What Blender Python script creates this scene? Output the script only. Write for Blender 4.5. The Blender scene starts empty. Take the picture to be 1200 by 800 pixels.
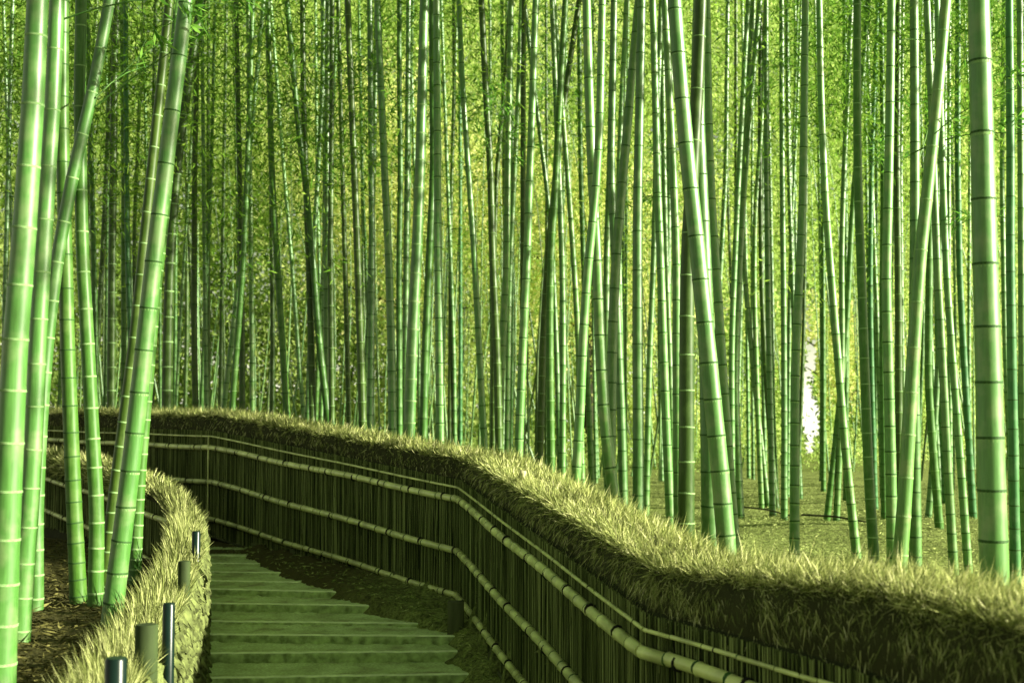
import bpy, math, random
import numpy as np
from mathutils import Vector, Matrix
random.seed(7); rng = np.random.default_rng(11)
C = bpy.context.scene.collection
SC = bpy.context.scene
# ---------------------------------------------------------------- camera
FPX = 1500.0; PITCH = math.atan(90/1500.0); EYE = 1.7
cam = bpy.data.objects.new('camera', bpy.data.cameras.new('camera')); C.objects.link(cam)
cam.location = (0, 0, EYE); cam.rotation_euler = (math.pi/2 + PITCH, 0, 0)
cam.data.lens = 45; cam.data.sensor_width = 36; cam.data.clip_end = 2000; cam.data.clip_start = .1
cam.data.dof.use_dof = True; cam.data.dof.focus_distance = 10.5; cam.data.dof.aperture_fstop = 2.6
SC.camera = cam
# ---------------------------------------------------------------- light
SUN = Vector((.93, -.27, .37)).normalized()
w = bpy.data.worlds.new('World'); SC.world = w; w.use_nodes = True
nt = w.node_tree; bg = nt.nodes['Background']
sky = nt.nodes.new('ShaderNodeTexSky'); sky.sky_type = 'NISHITA'; sky.sun_disc = False
sky.sun_elevation = math.asin(SUN.z); sky.sun_rotation = math.atan2(SUN.x, SUN.y)
sky.air_density = 1.0; sky.dust_density = 1.5; sky.ozone_density = 1.0
hs = nt.nodes.new('ShaderNodeHueSaturation'); hs.inputs['Saturation'].default_value = .35; hs.inputs['Value'].default_value = .8; nt.links.new(sky.outputs[0], hs.inputs['Color'])
tn = nt.nodes.new('ShaderNodeMix'); tn.data_type = 'RGBA'; tn.blend_type = 'MULTIPLY'; tn.inputs[0].default_value = 1; tn.inputs[7].default_value = (.98, 1, .66, 1)
nt.links.new(hs.outputs[0], tn.inputs[6])
tcw = nt.nodes.new('ShaderNodeTexCoord'); sx = nt.nodes.new('ShaderNodeSeparateXYZ'); nt.links.new(tcw.outputs['Generated'], sx.inputs[0])
gl = nt.nodes.new('ShaderNodeMapRange'); gl.inputs[1].default_value = .075; gl.inputs[2].default_value = .0; gl.inputs[3].default_value = 0; gl.inputs[4].default_value = 9.0; nt.links.new(sx.outputs[2], gl.inputs[0])
gc = nt.nodes.new('ShaderNodeVectorMath'); gc.operation = 'SCALE'; gc.inputs[0].default_value = (1, 1, .76); nt.links.new(gl.outputs[0], gc.inputs['Scale'])
ad = nt.nodes.new('ShaderNodeVectorMath'); ad.operation = 'ADD'; nt.links.new(tn.outputs[2], ad.inputs[0]); nt.links.new(gc.outputs[0], ad.inputs[1])
nt.links.new(ad.outputs[0], bg.inputs[0]); bg.inputs[1].default_value = .05
sl = bpy.data.lights.new('sun', 'SUN'); sl.energy = 5.0; sl.angle = math.radians(.6); sl.color = (1, .97, .74)
so = bpy.data.objects.new('sun', sl); C.objects.link(so); so.rotation_euler = SUN.to_track_quat('Z', 'Y').to_euler()
so.location = (30, -20, 30)
vs = SC.view_settings; vs.view_transform = 'Standard'; vs.look = 'None'; vs.gamma = 1; vs.exposure = 1.75
SC.cycles.use_denoising = True
SC.cycles.max_bounces = 8; SC.cycles.diffuse_bounces = 4; SC.cycles.transmission_bounces = 4

# ---------------------------------------------------------------- helpers
CPI, SPI = math.cos(PITCH), math.sin(PITCH)
def P(px, py, d):
    """place in the grove: bearing and elevation read off as (px, py), d metres ahead of the viewer"""
    ax = (px-600)/FPX; ay = (400-py)/FPX
    v = Vector((ax, CPI - ay*SPI, SPI + ay*CPI))
    k = d / v.y
    return Vector((v.x*k, d, EYE + v.z*k))
def PZ(px, py, z):
    ax = (px-600)/FPX; ay = (400-py)/FPX
    vz = SPI + ay*CPI; k = (z-EYE)/vz
    return Vector((ax*k, (CPI-ay*SPI)*k, z))
def npmesh(name, V, F, mats=None, mi=None, smooth=False):
    V = np.asarray(V, dtype=np.float32); F = np.asarray(F, dtype=np.int32)
    me = bpy.data.meshes.new(name); n, k = F.shape
    me.vertices.add(len(V)); me.vertices.foreach_set('co', V.ravel())
    me.loops.add(n*k); me.loops.foreach_set('vertex_index', F.ravel())
    me.polygons.add(n); me.polygons.foreach_set('loop_start', np.arange(0, n*k, k, dtype=np.int32))
    if mi is not None: me.polygons.foreach_set('material_index', np.asarray(mi, dtype=np.int32))
    if smooth: me.polygons.foreach_set('use_smooth', np.ones(n, dtype=bool))
    me.update(calc_edges=True)
    for m in (mats or []): me.materials.append(m)
    return me
def obj(name, me, parent=None, loc=None):
    o = bpy.data.objects.new(name, me); C.objects.link(o)
    if parent is not None: o.parent = parent
    if loc is not None: o.location = loc
    return o
def tag(o, label=None, cat=None, group=None, kind=None):
    if label: o['label'] = label
    if cat: o['category'] = cat
    if group: o['group'] = group
    if kind: o['kind'] = kind
    return o
def empty(name, loc=(0, 0, 0)):
    o = bpy.data.objects.new(name, None); C.objects.link(o); o.location = loc; o.empty_display_size = .1
    return o
class MB:
    def __init__(s): s.V = []; s.F = []; s.M = []; s.n = 0
    def add(s, V, F, m=0):
        V = np.asarray(V, float); F = np.asarray(F, int)
        s.V.append(V); s.F.append(F + s.n); s.M.append(np.full(len(F), m)); s.n += len(V)
    def box(s, c, sz, R=None, m=0):
        q = np.array([[x, y, z] for x in (-.5, .5) for y in (-.5, .5) for z in (-.5, .5)]) * np.array(sz)
        if R is not None: q = q @ np.array(R).T
        q = q + np.array(c)
        s.add(q, [[0, 1, 3, 2], [4, 6, 7, 5], [0, 4, 5, 1], [2, 3, 7, 6], [0, 2, 6, 4], [1, 5, 7, 3]], m)
    def tube(s, pts, rad, n=8, mi=None, m=0, caps=True):
        V, F = tube_arrays(pts, rad, n)
        k = len(pts)
        s.add(V, F, m)
        if mi is not None: s.M[-1] = np.repeat(np.asarray(mi), n)
        if caps:
            for e, p in ((0, pts[0]), (k-1, pts[-1])):
                ring = V[e*n:(e+1)*n]
                VV = np.vstack([ring, np.mean(ring, axis=0)[None]])
                FF = [[i, (i+1) % n, n, n] for i in range(n)]
                FF = [[i, (i+1) % n, (i+2) % n, n] if False else [i, (i+1) % n, n, n] for i in range(n)]
                # fan written as quads of two ring steps each
                FF = [[i, (i+1) % n, (i+2) % n, n] for i in range(0, n-1, 2)]
                s.add(VV, FF if e else [f[::-1] for f in FF], m)
    def build(s, name, mats, parent=None, smooth=False, loc=None):
        V = np.vstack(s.V)
        if loc is not None: V = V - np.array(loc)
        return obj(name, npmesh(name, V, np.vstack(s.F), mats, np.concatenate(s.M), smooth), parent, loc)
def frames(pts):
    pts = np.asarray(pts, float)
    T = np.gradient(pts, axis=0); T /= np.linalg.norm(T, axis=1)[:, None] + 1e-12
    ref = np.array([0, 1., 0]) if abs(np.mean(T[:, 1])) < .8 else np.array([1., 0, 0])
    A = np.cross(T, ref); A /= np.linalg.norm(A, axis=1)[:, None]
    B = np.cross(T, A)
    return T, A, B
def tube_arrays(pts, rad, n):
    pts = np.asarray(pts, float); rad = np.asarray(rad, float)*np.ones(len(pts))
    T, A, B = frames(pts)
    t = np.arange(n)*2*math.pi/n
    ring = np.cos(t)[None, :, None]*A[:, None, :] + np.sin(t)[None, :, None]*B[:, None, :]
    V = (pts[:, None, :] + ring*rad[:, None, None]).reshape(-1, 3)
    k = len(pts); i = np.arange(k-1)[:, None]*n; j = np.arange(n)[None, :]; j2 = (j+1) % n
    F = np.stack([i+j, i+j2, i+n+j2, i+n+j], axis=-1).reshape(-1, 4)
    return V, F
def blades(cen, dirv, side, L, W, bend=None):
    """narrow leaf shapes: diamond quads; cen(N,3) dirv(N,3) unit, side(N,3) unit"""
    L = L[:, None]; W = W[:, None]
    a = cen; c = cen + dirv*L; m = cen + dirv*L*.45
    if bend is not None: m = m + bend
    V = np.stack([a, m + side*W, c, m - side*W], axis=1).reshape(-1, 3)
    F = np.arange(len(V)).reshape(-1, 4)
    return V, F
def unit(a): return a/(np.linalg.norm(a, axis=1)[:, None]+1e-12)
def rnd(n, *s): return rng.normal(size=(n,)+s)

# ---------------------------------------------------------------- materials
def mat(name, rough=.6, spec=.3):
    m = bpy.data.materials.new(name); m.use_nodes = True
    b = m.node_tree.nodes['Principled BSDF']
    b.inputs['Roughness'].default_value = rough; b.inputs['Specular IOR Level'].default_value = spec
    return m, m.node_tree, b
def ramp(t, cols, fac=None):
    r = t.nodes.new('ShaderNodeValToRGB'); e = r.color_ramp.elements
    while len(e) < len(cols): e.new(.5)
    for i, (p, c) in enumerate(cols): e[i].position = p; e[i].color = (*c, 1)
    if fac is not None: t.links.new(fac, r.inputs[0])
    return r
def noise(t, scale, detail=4, vec=None, mapscale=None, coord='Object'):
    n = t.nodes.new('ShaderNodeTexNoise'); n.inputs['Scale'].default_value = scale; n.inputs['Detail'].default_value = detail
    tc = t.nodes.new('ShaderNodeTexCoord'); mp = t.nodes.new('ShaderNodeMapping')
    t.links.new(tc.outputs[coord], mp.inputs[0]); t.links.new(mp.outputs[0], n.inputs['Vector'])
    if mapscale: mp.inputs['Scale'].default_value = mapscale
    return n
def bump(t, b, h, strength=.3, dist=.01):
    n = t.nodes.new('ShaderNodeBump'); n.inputs['Strength'].default_value = strength; n.inputs['Distance'].default_value = dist
    t.links.new(h, n.inputs['Height']); t.links.new(n.outputs[0], b.inputs['Normal'])
def mixc(t, a, b, f, mode='MIX'):
    n = t.nodes.new('ShaderNodeMix'); n.data_type = 'RGBA'; n.blend_type = mode
    for k, v in ((6, a), (7, b), (0, f)):
        if hasattr(v, 'links'): t.links.new(v, n.inputs[k])
        elif k == 0: n.inputs[0].default_value = v
        else: n.inputs[k].default_value = (*v, 1)
    return n.outputs[2]
def culm_mat(name, c0, c1, bloom, rough=.42, spec=.75):
    m, t, b = mat(name, rough, spec)
    c0, c1, bloom = [tuple(v*(.76 if 'pale' in name else .84 if name == 'culm_green' else 1.05) for v in q) for q in (c0, c1, bloom)]
    if 'pale' not in name and name != 'culm_green': b.inputs['Specular IOR Level'].default_value = .35
    n1 = noise(t, 3, 5, mapscale=(6, 6, .7)); n2 = noise(t, 26, 4, mapscale=(3, 3, .25)); n3 = noise(t, 7, 6)
    base = ramp(t, [(.3, c0), (.7, c1)], n1.outputs[0])
    st = ramp(t, [(.3, (.62, .66, .52)), (.62, (1.04, 1.04, 1.04))], n2.outputs[0])
    col = mixc(t, base.outputs[0], st.outputs[0], .8, 'MULTIPLY')
    bl = ramp(t, [(.48, (0, 0, 0)), (.64, (1, 1, 1))], n3.outputs[0])
    mu = t.nodes.new('ShaderNodeMath'); mu.operation = 'MULTIPLY'; mu.inputs[1].default_value = .55; t.links.new(bl.outputs[0], mu.inputs[0])
    col = mixc(t, col, bloom, mu.outputs[0])
    oi = t.nodes.new('ShaderNodeObjectInfo')
    hr = ramp(t, [(0, (.70, .74, .7)), (.5, (.92, .92, .92)), (1, (1.0, .90, .75))], oi.outputs['Random'])
    col = mixc(t, col, hr.outputs[0], 1.0, 'MULTIPLY')
    t.links.new(col, b.inputs['Base Color'])
    rr = t.nodes.new('ShaderNodeMapRange'); rr.inputs[3].default_value = rough-.08; rr.inputs[4].default_value = rough+.08
    t.links.new(n3.outputs[0], rr.inputs[0]); t.links.new(rr.outputs[0], b.inputs['Roughness'])
    bump(t, b, n2.outputs[0], .12, .002)
    return m
CULM = {
 'L': culm_mat('culm_pale_green', (.095, .29, .048), (.13, .35, .065), (.28, .40, .16)),
 'M': culm_mat('culm_green', (.06, .20, .028), (.09, .25, .040), (.20, .33, .12)),
 'T': culm_mat('culm_blue_green', (.035, .15, .045), (.06, .21, .06), (.12, .25, .11)),
 'K': culm_mat('culm_dark_olive', (.030, .070, .008), (.048, .10, .012), (.08, .14, .03)),
 'D': culm_mat('culm_deep_green', (.04, .125, .016), (.06, .17, .025), (.11, .21, .06)),
}
def flat(name, c, rough=.7, spec=.2, var=.25, scale=8, ms=None):
    m, t, b = mat(name, rough, spec); n = noise(t, scale, 5, mapscale=ms)
    r = ramp(t, [(.3, tuple(x*(1-var) for x in c)), (.7, tuple(x*(1+var) for x in c))], n.outputs[0])
    t.links.new(r.outputs[0], b.inputs['Base Color']); bump(t, b, n.outputs[0], .3, .004)
    return m
RING_D = flat('node_dark', (.028, .080, .016), .6)
POWDER = flat('node_powder', (.19, .33, .12), .8, .1, .35, 25)
RING_W = flat('node_pale', (.20, .33, .13), .7)
def leafmat(name, cols, trans=.45, scale=.5, patch=None):
    m = bpy.data.materials.new(name); m.use_nodes = True; t = m.node_tree
    out = t.nodes['Material Output']; t.nodes.remove(t.nodes['Principled BSDF'])
    g = t.nodes.new('ShaderNodeNewGeometry')
    r = ramp(t, cols, g.outputs['Random Per Island'])
    col = r.outputs[0]
    if patch:
        n = noise(t, patch[0], 3); f = ramp(t, [(.46, (0, 0, 0)), (.62, (1, 1, 1))], n.outputs[0])
        col = mixc(t, col, patch[1], f.outputs[0])
    d = t.nodes.new('ShaderNodeBsdfDiffuse'); tr = t.nodes.new('ShaderNodeBsdfTranslucent'); mx = t.nodes.new('ShaderNodeMixShader')
    mx.inputs[0].default_value = trans
    t.links.new(col, d.inputs[0]); t.links.new(col, tr.inputs[0])
    t.links.new(d.outputs[0], mx.inputs[1]); t.links.new(tr.outputs[0], mx.inputs[2]); t.links.new(mx.outputs[0], out.inputs[0])
    return m
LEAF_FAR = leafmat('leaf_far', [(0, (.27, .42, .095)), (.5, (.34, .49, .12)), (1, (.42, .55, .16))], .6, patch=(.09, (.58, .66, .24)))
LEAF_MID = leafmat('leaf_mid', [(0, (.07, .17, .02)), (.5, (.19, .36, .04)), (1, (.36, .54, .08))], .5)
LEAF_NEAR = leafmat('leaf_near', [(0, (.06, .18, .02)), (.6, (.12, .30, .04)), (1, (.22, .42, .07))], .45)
LEAF_GOLD = leafmat('leaf_gold', [(0, (.60, .68, .22)), (.5, (.74, .78, .30)), (1, (.88, .82, .42))], .5)
STRAW = leafmat('straw', [(0, (.06, .085, .022)), (.45, (.29, .34, .105)), (.85, (.64, .66, .27)), (1, (.86, .84, .48))], .15)
STRAW_PALE = leafmat('straw_pale', [(0, (.05, .065, .017)), (.5, (.19, .22, .066)), (1, (.50, .52, .23))], .1)
LITTER = leafmat('litter', [(0, (.07, .095, .026)), (.5, (.21, .265, .08)), (1, (.44, .49, .19))], .1)
LITTER_BROWN_SHADED = leafmat('litter_brown_shaded', [(0, (.025, .025, .008)), (.5, (.065, .062, .020)), (1, (.17, .16, .055))], .1)  # brown leaf colour taken darker, standing in for shade on the left
TWIG = leafmat('twig', [(0, (.03, .045, .014)), (.5, (.115, .145, .05)), (1, (.34, .40, .15))], 0)
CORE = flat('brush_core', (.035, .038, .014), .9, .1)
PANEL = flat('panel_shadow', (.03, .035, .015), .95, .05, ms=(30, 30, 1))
POLE = flat('rail_bamboo', (.54, .60, .23), .33, .6, .35, 6)
TIE = flat('tie_rope', (.012, .013, .008), .9)
WOOD = flat('old_wood', (.085, .10, .04), .85, .2, .4, 12, (1, 1, .2))
WOODG = flat('mossy_wood', (.032, .050, .014), .8, .2, .4, 12, (1, 1, .2))
BARK = flat('bark_chip', (.12, .145, .045), .85, .2, .6, 14)
BLACK = flat('black_gloss', (.004, .014, .010), .3, .25, .2)
PALEW = flat('pale_wood', (.40, .38, .20), .7)
TRUNK = flat('tree_bark', (.035, .035, .018), .9)

# ---------------------------------------------------------------- layout of the two fences
#            px , d  , thin, r1, r2, r3, base
FK = [(-260, 29.0, 500, 508, 536, 563, 576), (45, 21.5, 504, 515, 550, 588, 604), (250, 17.8, 511, 524, 564, 607, 628), (540, 13.3, 571, 584, 645, 697, 721),
      (761, 6.8, 737, 763, 882, 983, 1027), (1000, 5.4, None, None, None, None, None), (1560, 3.2, None, None, None, None, None)]
fence = []
for i, (px, d, *hs) in enumerate(FK):
    if hs[0] is None:
        z = [q for q in fence[4][1]]; x = (px-600)/FPX*d
        if i == 5: z[0] = P(1000, 808, 5.4).z; dz = z[0]-fence[4][1][0]; z = [z[0]]+[q+dz for q in z[1:]]
        else: z = [q for q in fence[5][1]]
        fence.append(((x, d), z))
    else:
        pts = [P(px, y, d) for y in hs]; fence.append(((pts[0].x, d), [p.z for p in pts]))
HK = [(-20, 3.2, 1120), (40, 4.5, 905), (122, 5.8, 812), (170, 7.5, 740), (205, 9.4, 683), (222, 11.2, 640), (224, 13.6, 598), (200, 15.2, 570), (120, 18.0, 538), (47, 20.5, 524), (-200, 27, 512)]
hedge = [(P(px, y, d).x, d, P(px, y, d).z) for px, d, y in HK]
FX = np.array([[f[0][0], f[0][1]] for f in fence]); FZ = np.array([f[1] for f in fence])
HX = np.array([[h[0], h[1]] for h in hedge]); HZ = np.array([h[2] for h in hedge])
def path_sample(X, vals, step, round_=.0):
    """evenly spaced stations with smoothed tangents; returns pos(N,2), tan(N,2), vals(N,k)"""
    X = np.asarray(X); vals = np.asarray(vals).reshape(len(X), -1)
    s = np.concatenate([[0], np.cumsum(np.linalg.norm(np.diff(X, axis=0), axis=1))])
    S = np.arange(0, s[-1], step)
    pos = np.stack([np.interp(S, s, X[:, k]) for k in (0, 1)], 1)
    v = np.stack([np.interp(S, s, vals[:, k]) for k in range(vals.shape[1])], 1)
    if round_:
        k = max(1, int(round_/step)); ker = np.ones(2*k+1)/(2*k+1)
        def sm(a): return np.convolve(np.pad(a, k, mode='reflect', reflect_type='odd'), ker, 'valid')
        pos = np.stack([sm(pos[:, 0]), sm(pos[:, 1])], 1); v = np.stack([sm(v[:, i]) for i in range(v.shape[1])], 1)
    t = np.gradient(pos, axis=0); t /= np.linalg.norm(t, axis=1)[:, None]
    return pos, t, v
def back(t): return np.stack([-t[:, 1], t[:, 0]], 1)      # left of travel = away from the path for the tall fence (L -> E)
def fence_depth(px):
    for a, b in zip(fence, fence[1:]):
        pa = 600+FPX*a[0][0]/a[0][1]; pb = 600+FPX*b[0][0]/b[0][1]
        if pa <= px <= pb:
            k = (px-600)/FPX; (x0, y0), (x1, y1) = a[0], b[0]
            tt = (k*y0-x0)/((x1-x0)-k*(y1-y0)); return y0+tt*(y1-y0)
    return 0
# stair profile: y pixel at left and right ends of every nosing, distance
STEPS = [(828, 826, 10.4, 585), (794, 788, 11.0, 568), (765, 762, 11.6, 549), (742.5, 745, 12.15, 536), (727, 730, 12.7, 478), (706, 709, 13.3, 420),
         (689, 693, 13.9, 380), (679.5, 682, 14.4, 347), (669, 671, 15.0, 325), (659, 660, 15.6, 306), (650, 651, 16.2, 290)]
sd = np.array([s[2] for s in STEPS]); sz = np.array([P(250, s[0], s[2]).z for s in STEPS])
def stair_z(y):
    return np.where(y < sd[0], sz[0]-(sd[0]-y)*.13, np.where(y > 16.2, np.interp(y, [16.2, 18, 22, 30], [sz[-1], .03, .06, .1]), np.interp(y, sd, sz)))
def inpoly(x, y, poly):
    c = np.zeros(x.shape, bool); n = len(poly); j = n-1
    for i in range(n):
        xi, yi = poly[i]; xj, yj = poly[j]
        with np.errstate(divide='ignore', invalid='ignore'):
            hit = ((yi > y) != (yj > y)) & (x < (xj-xi)*(y-yi)/(yj-yi+1e-12)+xi)
        c ^= hit; j = i
    return c
corr = [tuple(p) for p in FX] + [(4.5, -4), (-1.6, -4)] + [tuple(p) for p in HX]
leftz = [tuple(p) for p in HX] + [(-30, 27), (-30, -4), (-1.6, -4)]
def ground_z(x, y):
    x = np.asarray(x, float); y = np.asarray(y, float)
    g = .04*np.sin(x*.7+1)*np.cos(y*.5) + .03*np.sin(x*1.9+y*1.3)
    z = np.where(y > 62, -(y-62)*.035, 0) + g
    z = z + .10*np.exp(-((x-7)**2/30+(y-19)**2/30))
    left = inpoly(x, y, leftz)
    z = np.where(left, np.interp(y, [0, 10, 20, 30], [.32, .29, -.10, 0]) + g*.6, z)
    co = inpoly(x, y, corr)
    cz = stair_z(y) - .0
    # slightly lower where the stair slabs lie; a bank of earth along the fence
    xr = np.interp(y, sd, [PZ(s[3], s[1], z0).x for s, z0 in zip(STEPS, sz)])
    on = np.clip((xr - x)/.18, 0, 1)
    cz = cz - .13*on*(y < 16.3)*(y > 3) + (1-on)*(.055+.025*np.sin(x*6+y*5)+.02*np.sin(y*13))
    z = np.where(co, cz, z)
    return z

# ---------------------------------------------------------------- ground
gm, t, b = mat('litter_ground', .95, .1)
n1 = noise(t, 1.3, 8); n2 = noise(t, 38, 6); n3 = noise(t, 11, 5, mapscale=(1, 1, 1))
r1 = ramp(t, [(.3, (.07, .085, .025)), (.5, (.17, .205, .065)), (.72, (.30, .34, .12))], n2.outputs[0])
r2 = ramp(t, [(.35, (.55, .55, .5)), (.65, (1.15, 1.2, 1.0))], n3.outputs[0])
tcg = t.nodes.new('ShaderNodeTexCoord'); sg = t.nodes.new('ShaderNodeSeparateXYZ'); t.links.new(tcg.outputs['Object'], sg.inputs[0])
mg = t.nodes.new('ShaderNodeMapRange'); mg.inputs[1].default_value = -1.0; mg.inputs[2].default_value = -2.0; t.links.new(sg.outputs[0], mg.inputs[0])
soil = mixc(t, mixc(t, r1.outputs[0], r2.outputs[0], 1.0, 'MULTIPLY'), (.07, .066, .022), mg.outputs[0])   # brown soil west of the steps, with shade put into its colour
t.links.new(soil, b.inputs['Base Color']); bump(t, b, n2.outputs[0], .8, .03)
def axis(a, b, s0, far, g=1.12):
    v = list(np.arange(a, b, s0)); st = s0; x = v[-1]
    while x < far: st *= g; x += st; v.append(x)
    st = s0; x = v[0]
    while x > -far: st *= g; x -= st; v.insert(0, x)
    return np.array(v)
gx = axis(-9, 5, .11, 900); gy = axis(2.5, 21, .11, 900)
X, Y = np.meshgrid(gx, gy); Z = ground_z(X, Y)
nx, ny = len(gx), len(gy)
ii = (np.arange(ny-1)[:, None]*nx + np.arange(nx-1)[None, :])
F = np.stack([ii, ii+1, ii+nx+1, ii+nx], -1).reshape(-1, 4)
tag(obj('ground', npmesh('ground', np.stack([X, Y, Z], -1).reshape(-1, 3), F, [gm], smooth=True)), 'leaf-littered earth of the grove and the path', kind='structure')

# ---------------------------------------------------------------- stairs
stm, t, b = mat('worn_step', .9, .15)
n1 = noise(t, 3.5, 8); n2 = noise(t, 45, 5); n3 = noise(t, 1.2, 4)
r1 = ramp(t, [(.30, (.25, .28, .12)), (.5, (.42, .54, .22)), (.7, (.52, .66, .29))], n1.outputs[0])
r2 = ramp(t, [(.3, (.7, .7, .7)), (.7, (1.2, 1.2, 1.2))], n2.outputs[0])
t.links.new(mixc(t, r1.outputs[0], r2.outputs[0], 1.0, 'MULTIPLY'), b.inputs['Base Color']); bump(t, b, n2.outputs[0], .6, .01)
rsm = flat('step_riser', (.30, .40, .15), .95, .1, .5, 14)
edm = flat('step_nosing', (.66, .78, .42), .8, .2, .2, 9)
stairs = tag(empty('stairs', (-1.5, 12, -.5)), 'worn earthen steps climbing beside the tall fence', kind='structure')
NX = 48
for k in range(len(STEPS)):
    yl, yr, d, pr = STEPS[k]; z0 = sz[k]
    L = PZ(228, yl, z0); R_ = PZ(pr, yr, z0); R_ = R_ + Vector((.30, -.01, 0))
    dn = sd[k+1]-d if k+1 < len(STEPS) else .6
    u = np.linspace(0, 1, NX); xs = L.x+(R_.x-L.x)*u; ys = L.y+(R_.y-L.y)*u
    jit = .004*rng.normal(size=NX); jz = .0012*rng.normal(size=NX)
    rows = []
    dirt = .03+.03*np.sin(xs*3.1+k*1.7)+.015*rng.normal(size=NX)
    prof = [(-.02, -.26), (-.012, -.10), (-.004, -.028), (.004, -.008), (.020, 0), (.045, .002), (dn*.5, .0), (dn*.82, .0), (dn+.10, .028)]
    for (dy, dz) in prof:
        rows.append(np.stack([xs, ys+dy+jit*(1 if dy < .05 else .3) - (dirt*.6 if dz == -.26 else 0), z0+dz+jz+(rng.normal(size=NX)*.004 if dy > .1 else 0)], -1))
    V = np.concatenate(rows); m = len(prof)
    ii = (np.arange(m-1)[:, None]*NX + np.arange(NX-1)[None, :])
    F = np.stack([ii, ii+1, ii+NX+1, ii+NX], -1).reshape(-1, 4)
    # end caps
    e = [[r*NX+NX-1 for r in range(m)], [r*NX for r in range(m)]]
    F2 = [[q[0], q[r], q[r+1], q[r+1]] for q in e for r in range(0)]
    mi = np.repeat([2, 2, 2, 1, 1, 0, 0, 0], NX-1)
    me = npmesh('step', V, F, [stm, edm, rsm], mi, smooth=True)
    so_ = obj('step', me, stairs, None); so_.matrix_parent_inverse = Matrix.Translation(-stairs.location)
    so_.location = (0, 0, 0)

def child(o, parent):
    o.parent = parent; o.matrix_parent_inverse = Matrix.Translation(-Vector(parent.location)); return o

# ---------------------------------------------------------------- tall brushwood fence
fen = tag(empty('brushwood_fence', (FX[3][0], FX[3][1], FZ[3][4])), 'tall brushwood fence with bamboo rails and a thick shaggy brush cap, climbing beside the steps', 'fence')
def sweep(pos, tv, zc, nb, off, hw, hh, nseg, wob=.02, capadd=False):
    a = np.linspace(0, 2*math.pi, nseg, endpoint=False)
    N = len(pos); V = np.zeros((N, nseg, 3))
    for j, t_ in enumerate(a):
        ct, st_ = math.cos(t_), math.sin(t_); o_ = off + hw*math.copysign(abs(ct)**.6, ct); zz = zc + hh*math.copysign(abs(st_)**.6, st_)
        V[:, j, 0] = pos[:, 0]+nb[:, 0]*o_; V[:, j, 1] = pos[:, 1]+nb[:, 1]*o_; V[:, j, 2] = zz
    if capadd: e_ = np.clip((7-pos[:, 1])/1.6, 0, 1)[:, None]*.13; V[:, :, 2] += e_*(.5+.5*(V[:, :, 2]-np.asarray(zc)[:, None])/hh)
    V += rng.normal(size=V.shape)*wob
    i = np.arange(N-1)[:, None]*nseg; j = np.arange(nseg)[None, :]; j2 = (j+1) % nseg
    F = np.stack([i+j, i+j2, i+nseg+j2, i+nseg+j], -1).reshape(-1, 4)
    return V.reshape(-1, 3), F
pos, tv, vz = path_sample(FX, FZ, .10, .25); nb = back(tv)
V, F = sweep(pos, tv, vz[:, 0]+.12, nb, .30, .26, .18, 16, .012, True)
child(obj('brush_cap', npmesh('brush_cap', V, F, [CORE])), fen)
def brush(path, zi, count, off, hw, hh, zc, amin, amax, Lr, Wr, lean, along, mats, pw=1, nk=.6, q=.6, droop=0., up=0., near_bias=True, core=.85, clump=None):
    pos, tv, vz = path; N = len(pos); nb = back(tv)
    dist = np.hypot(pos[:, 0], pos[:, 1]); wgt = 1/np.maximum(dist, 3)**(.85 if near_bias else 0); wgt = wgt/wgt.sum()
    i = rng.choice(N-1, count, p=wgt[:-1]/wgt[:-1].sum()); f = rng.random(count)
    p = pos[i]*(1-f[:, None])+pos[i+1]*f[:, None]; z = vz[i, zi]*(1-f)+vz[i+1, zi]*f; n2 = nb[i]; t2 = tv[i]
    a = amin+(amax-amin)*rng.random(count)
    o_ = off+hw*core*np.sign(np.cos(a))*np.abs(np.cos(a))**q; zz = z+zc+hh*core*np.sign(np.sin(a))*np.abs(np.sin(a))**q
    if path is path_f: zz = zz + np.clip((7-p[:, 1])/1.6, 0, 1)*.13*(.5+.5*(zz-z-zc)/hh)
    c = np.stack([p[:, 0]+n2[:, 0]*o_, p[:, 1]+n2[:, 1]*o_, zz], -1)
    nn = np.stack([n2[:, 0]*np.cos(a), n2[:, 1]*np.cos(a), np.sin(a)], -1)
    t3 = np.stack([t2[:, 0], t2[:, 1], np.zeros(count)], -1)
    cl = np.sin(c[:, 0]*9+3*np.sin(c[:, 1]*7))+np.sin(c[:, 1]*11+2*np.sin(c[:, 2]*9))
    d = nn*nk + t3*(along+.09*cl)[:, None] + np.array([0, 0, 1.])*(up-droop*np.clip(1-np.sin(a), 0, 1.6))[:, None] + rnd(count, 3)*lean
    d = unit(d); sdv = unit(np.cross(d, rnd(count, 3)))
    L = Lr[0]+(Lr[1]-Lr[0])*rng.random(count)**1.6; W = Wr[0]+(Wr[1]-Wr[0])*rng.random(count)
    W = W*np.clip(dist[i]/8, .75, 1.6)
    return blades(c, d, sdv, L, W, rnd(count, 3)*.006)
path_f = (pos, tv, vz)
V1, F1 = brush(path_f, 0, 92000, .31, .30, .22, .12, math.radians(20), math.radians(142), (.05, .15), (.0012, .0025), .30, .38, None, nk=.42, up=.0)
V2, F2 = brush(path_f, 0, 70000, .32, .30, .22, .12, math.radians(125), math.radians(205), (.06, .18), (.0012, .0025), .20, .55, None, nk=.15, droop=.55)
V3, F3 = brush(path_f, 0, 9000, .31, .30, .22, .12, math.radians(-15), math.radians(80), (.08, .22), (.001, .0022), .4, .2, None, up=.3)
V = np.vstack([V1, V2, V3]); F = np.vstack([F1, F2+len(V1), F3+len(V1)+len(V2)])
child(tag(obj('brush_twigs', npmesh('brush_twigs', V, F, [STRAW])), 'shaggy straw coloured twigs of the cap', kind='stuff'), fen)
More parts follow.
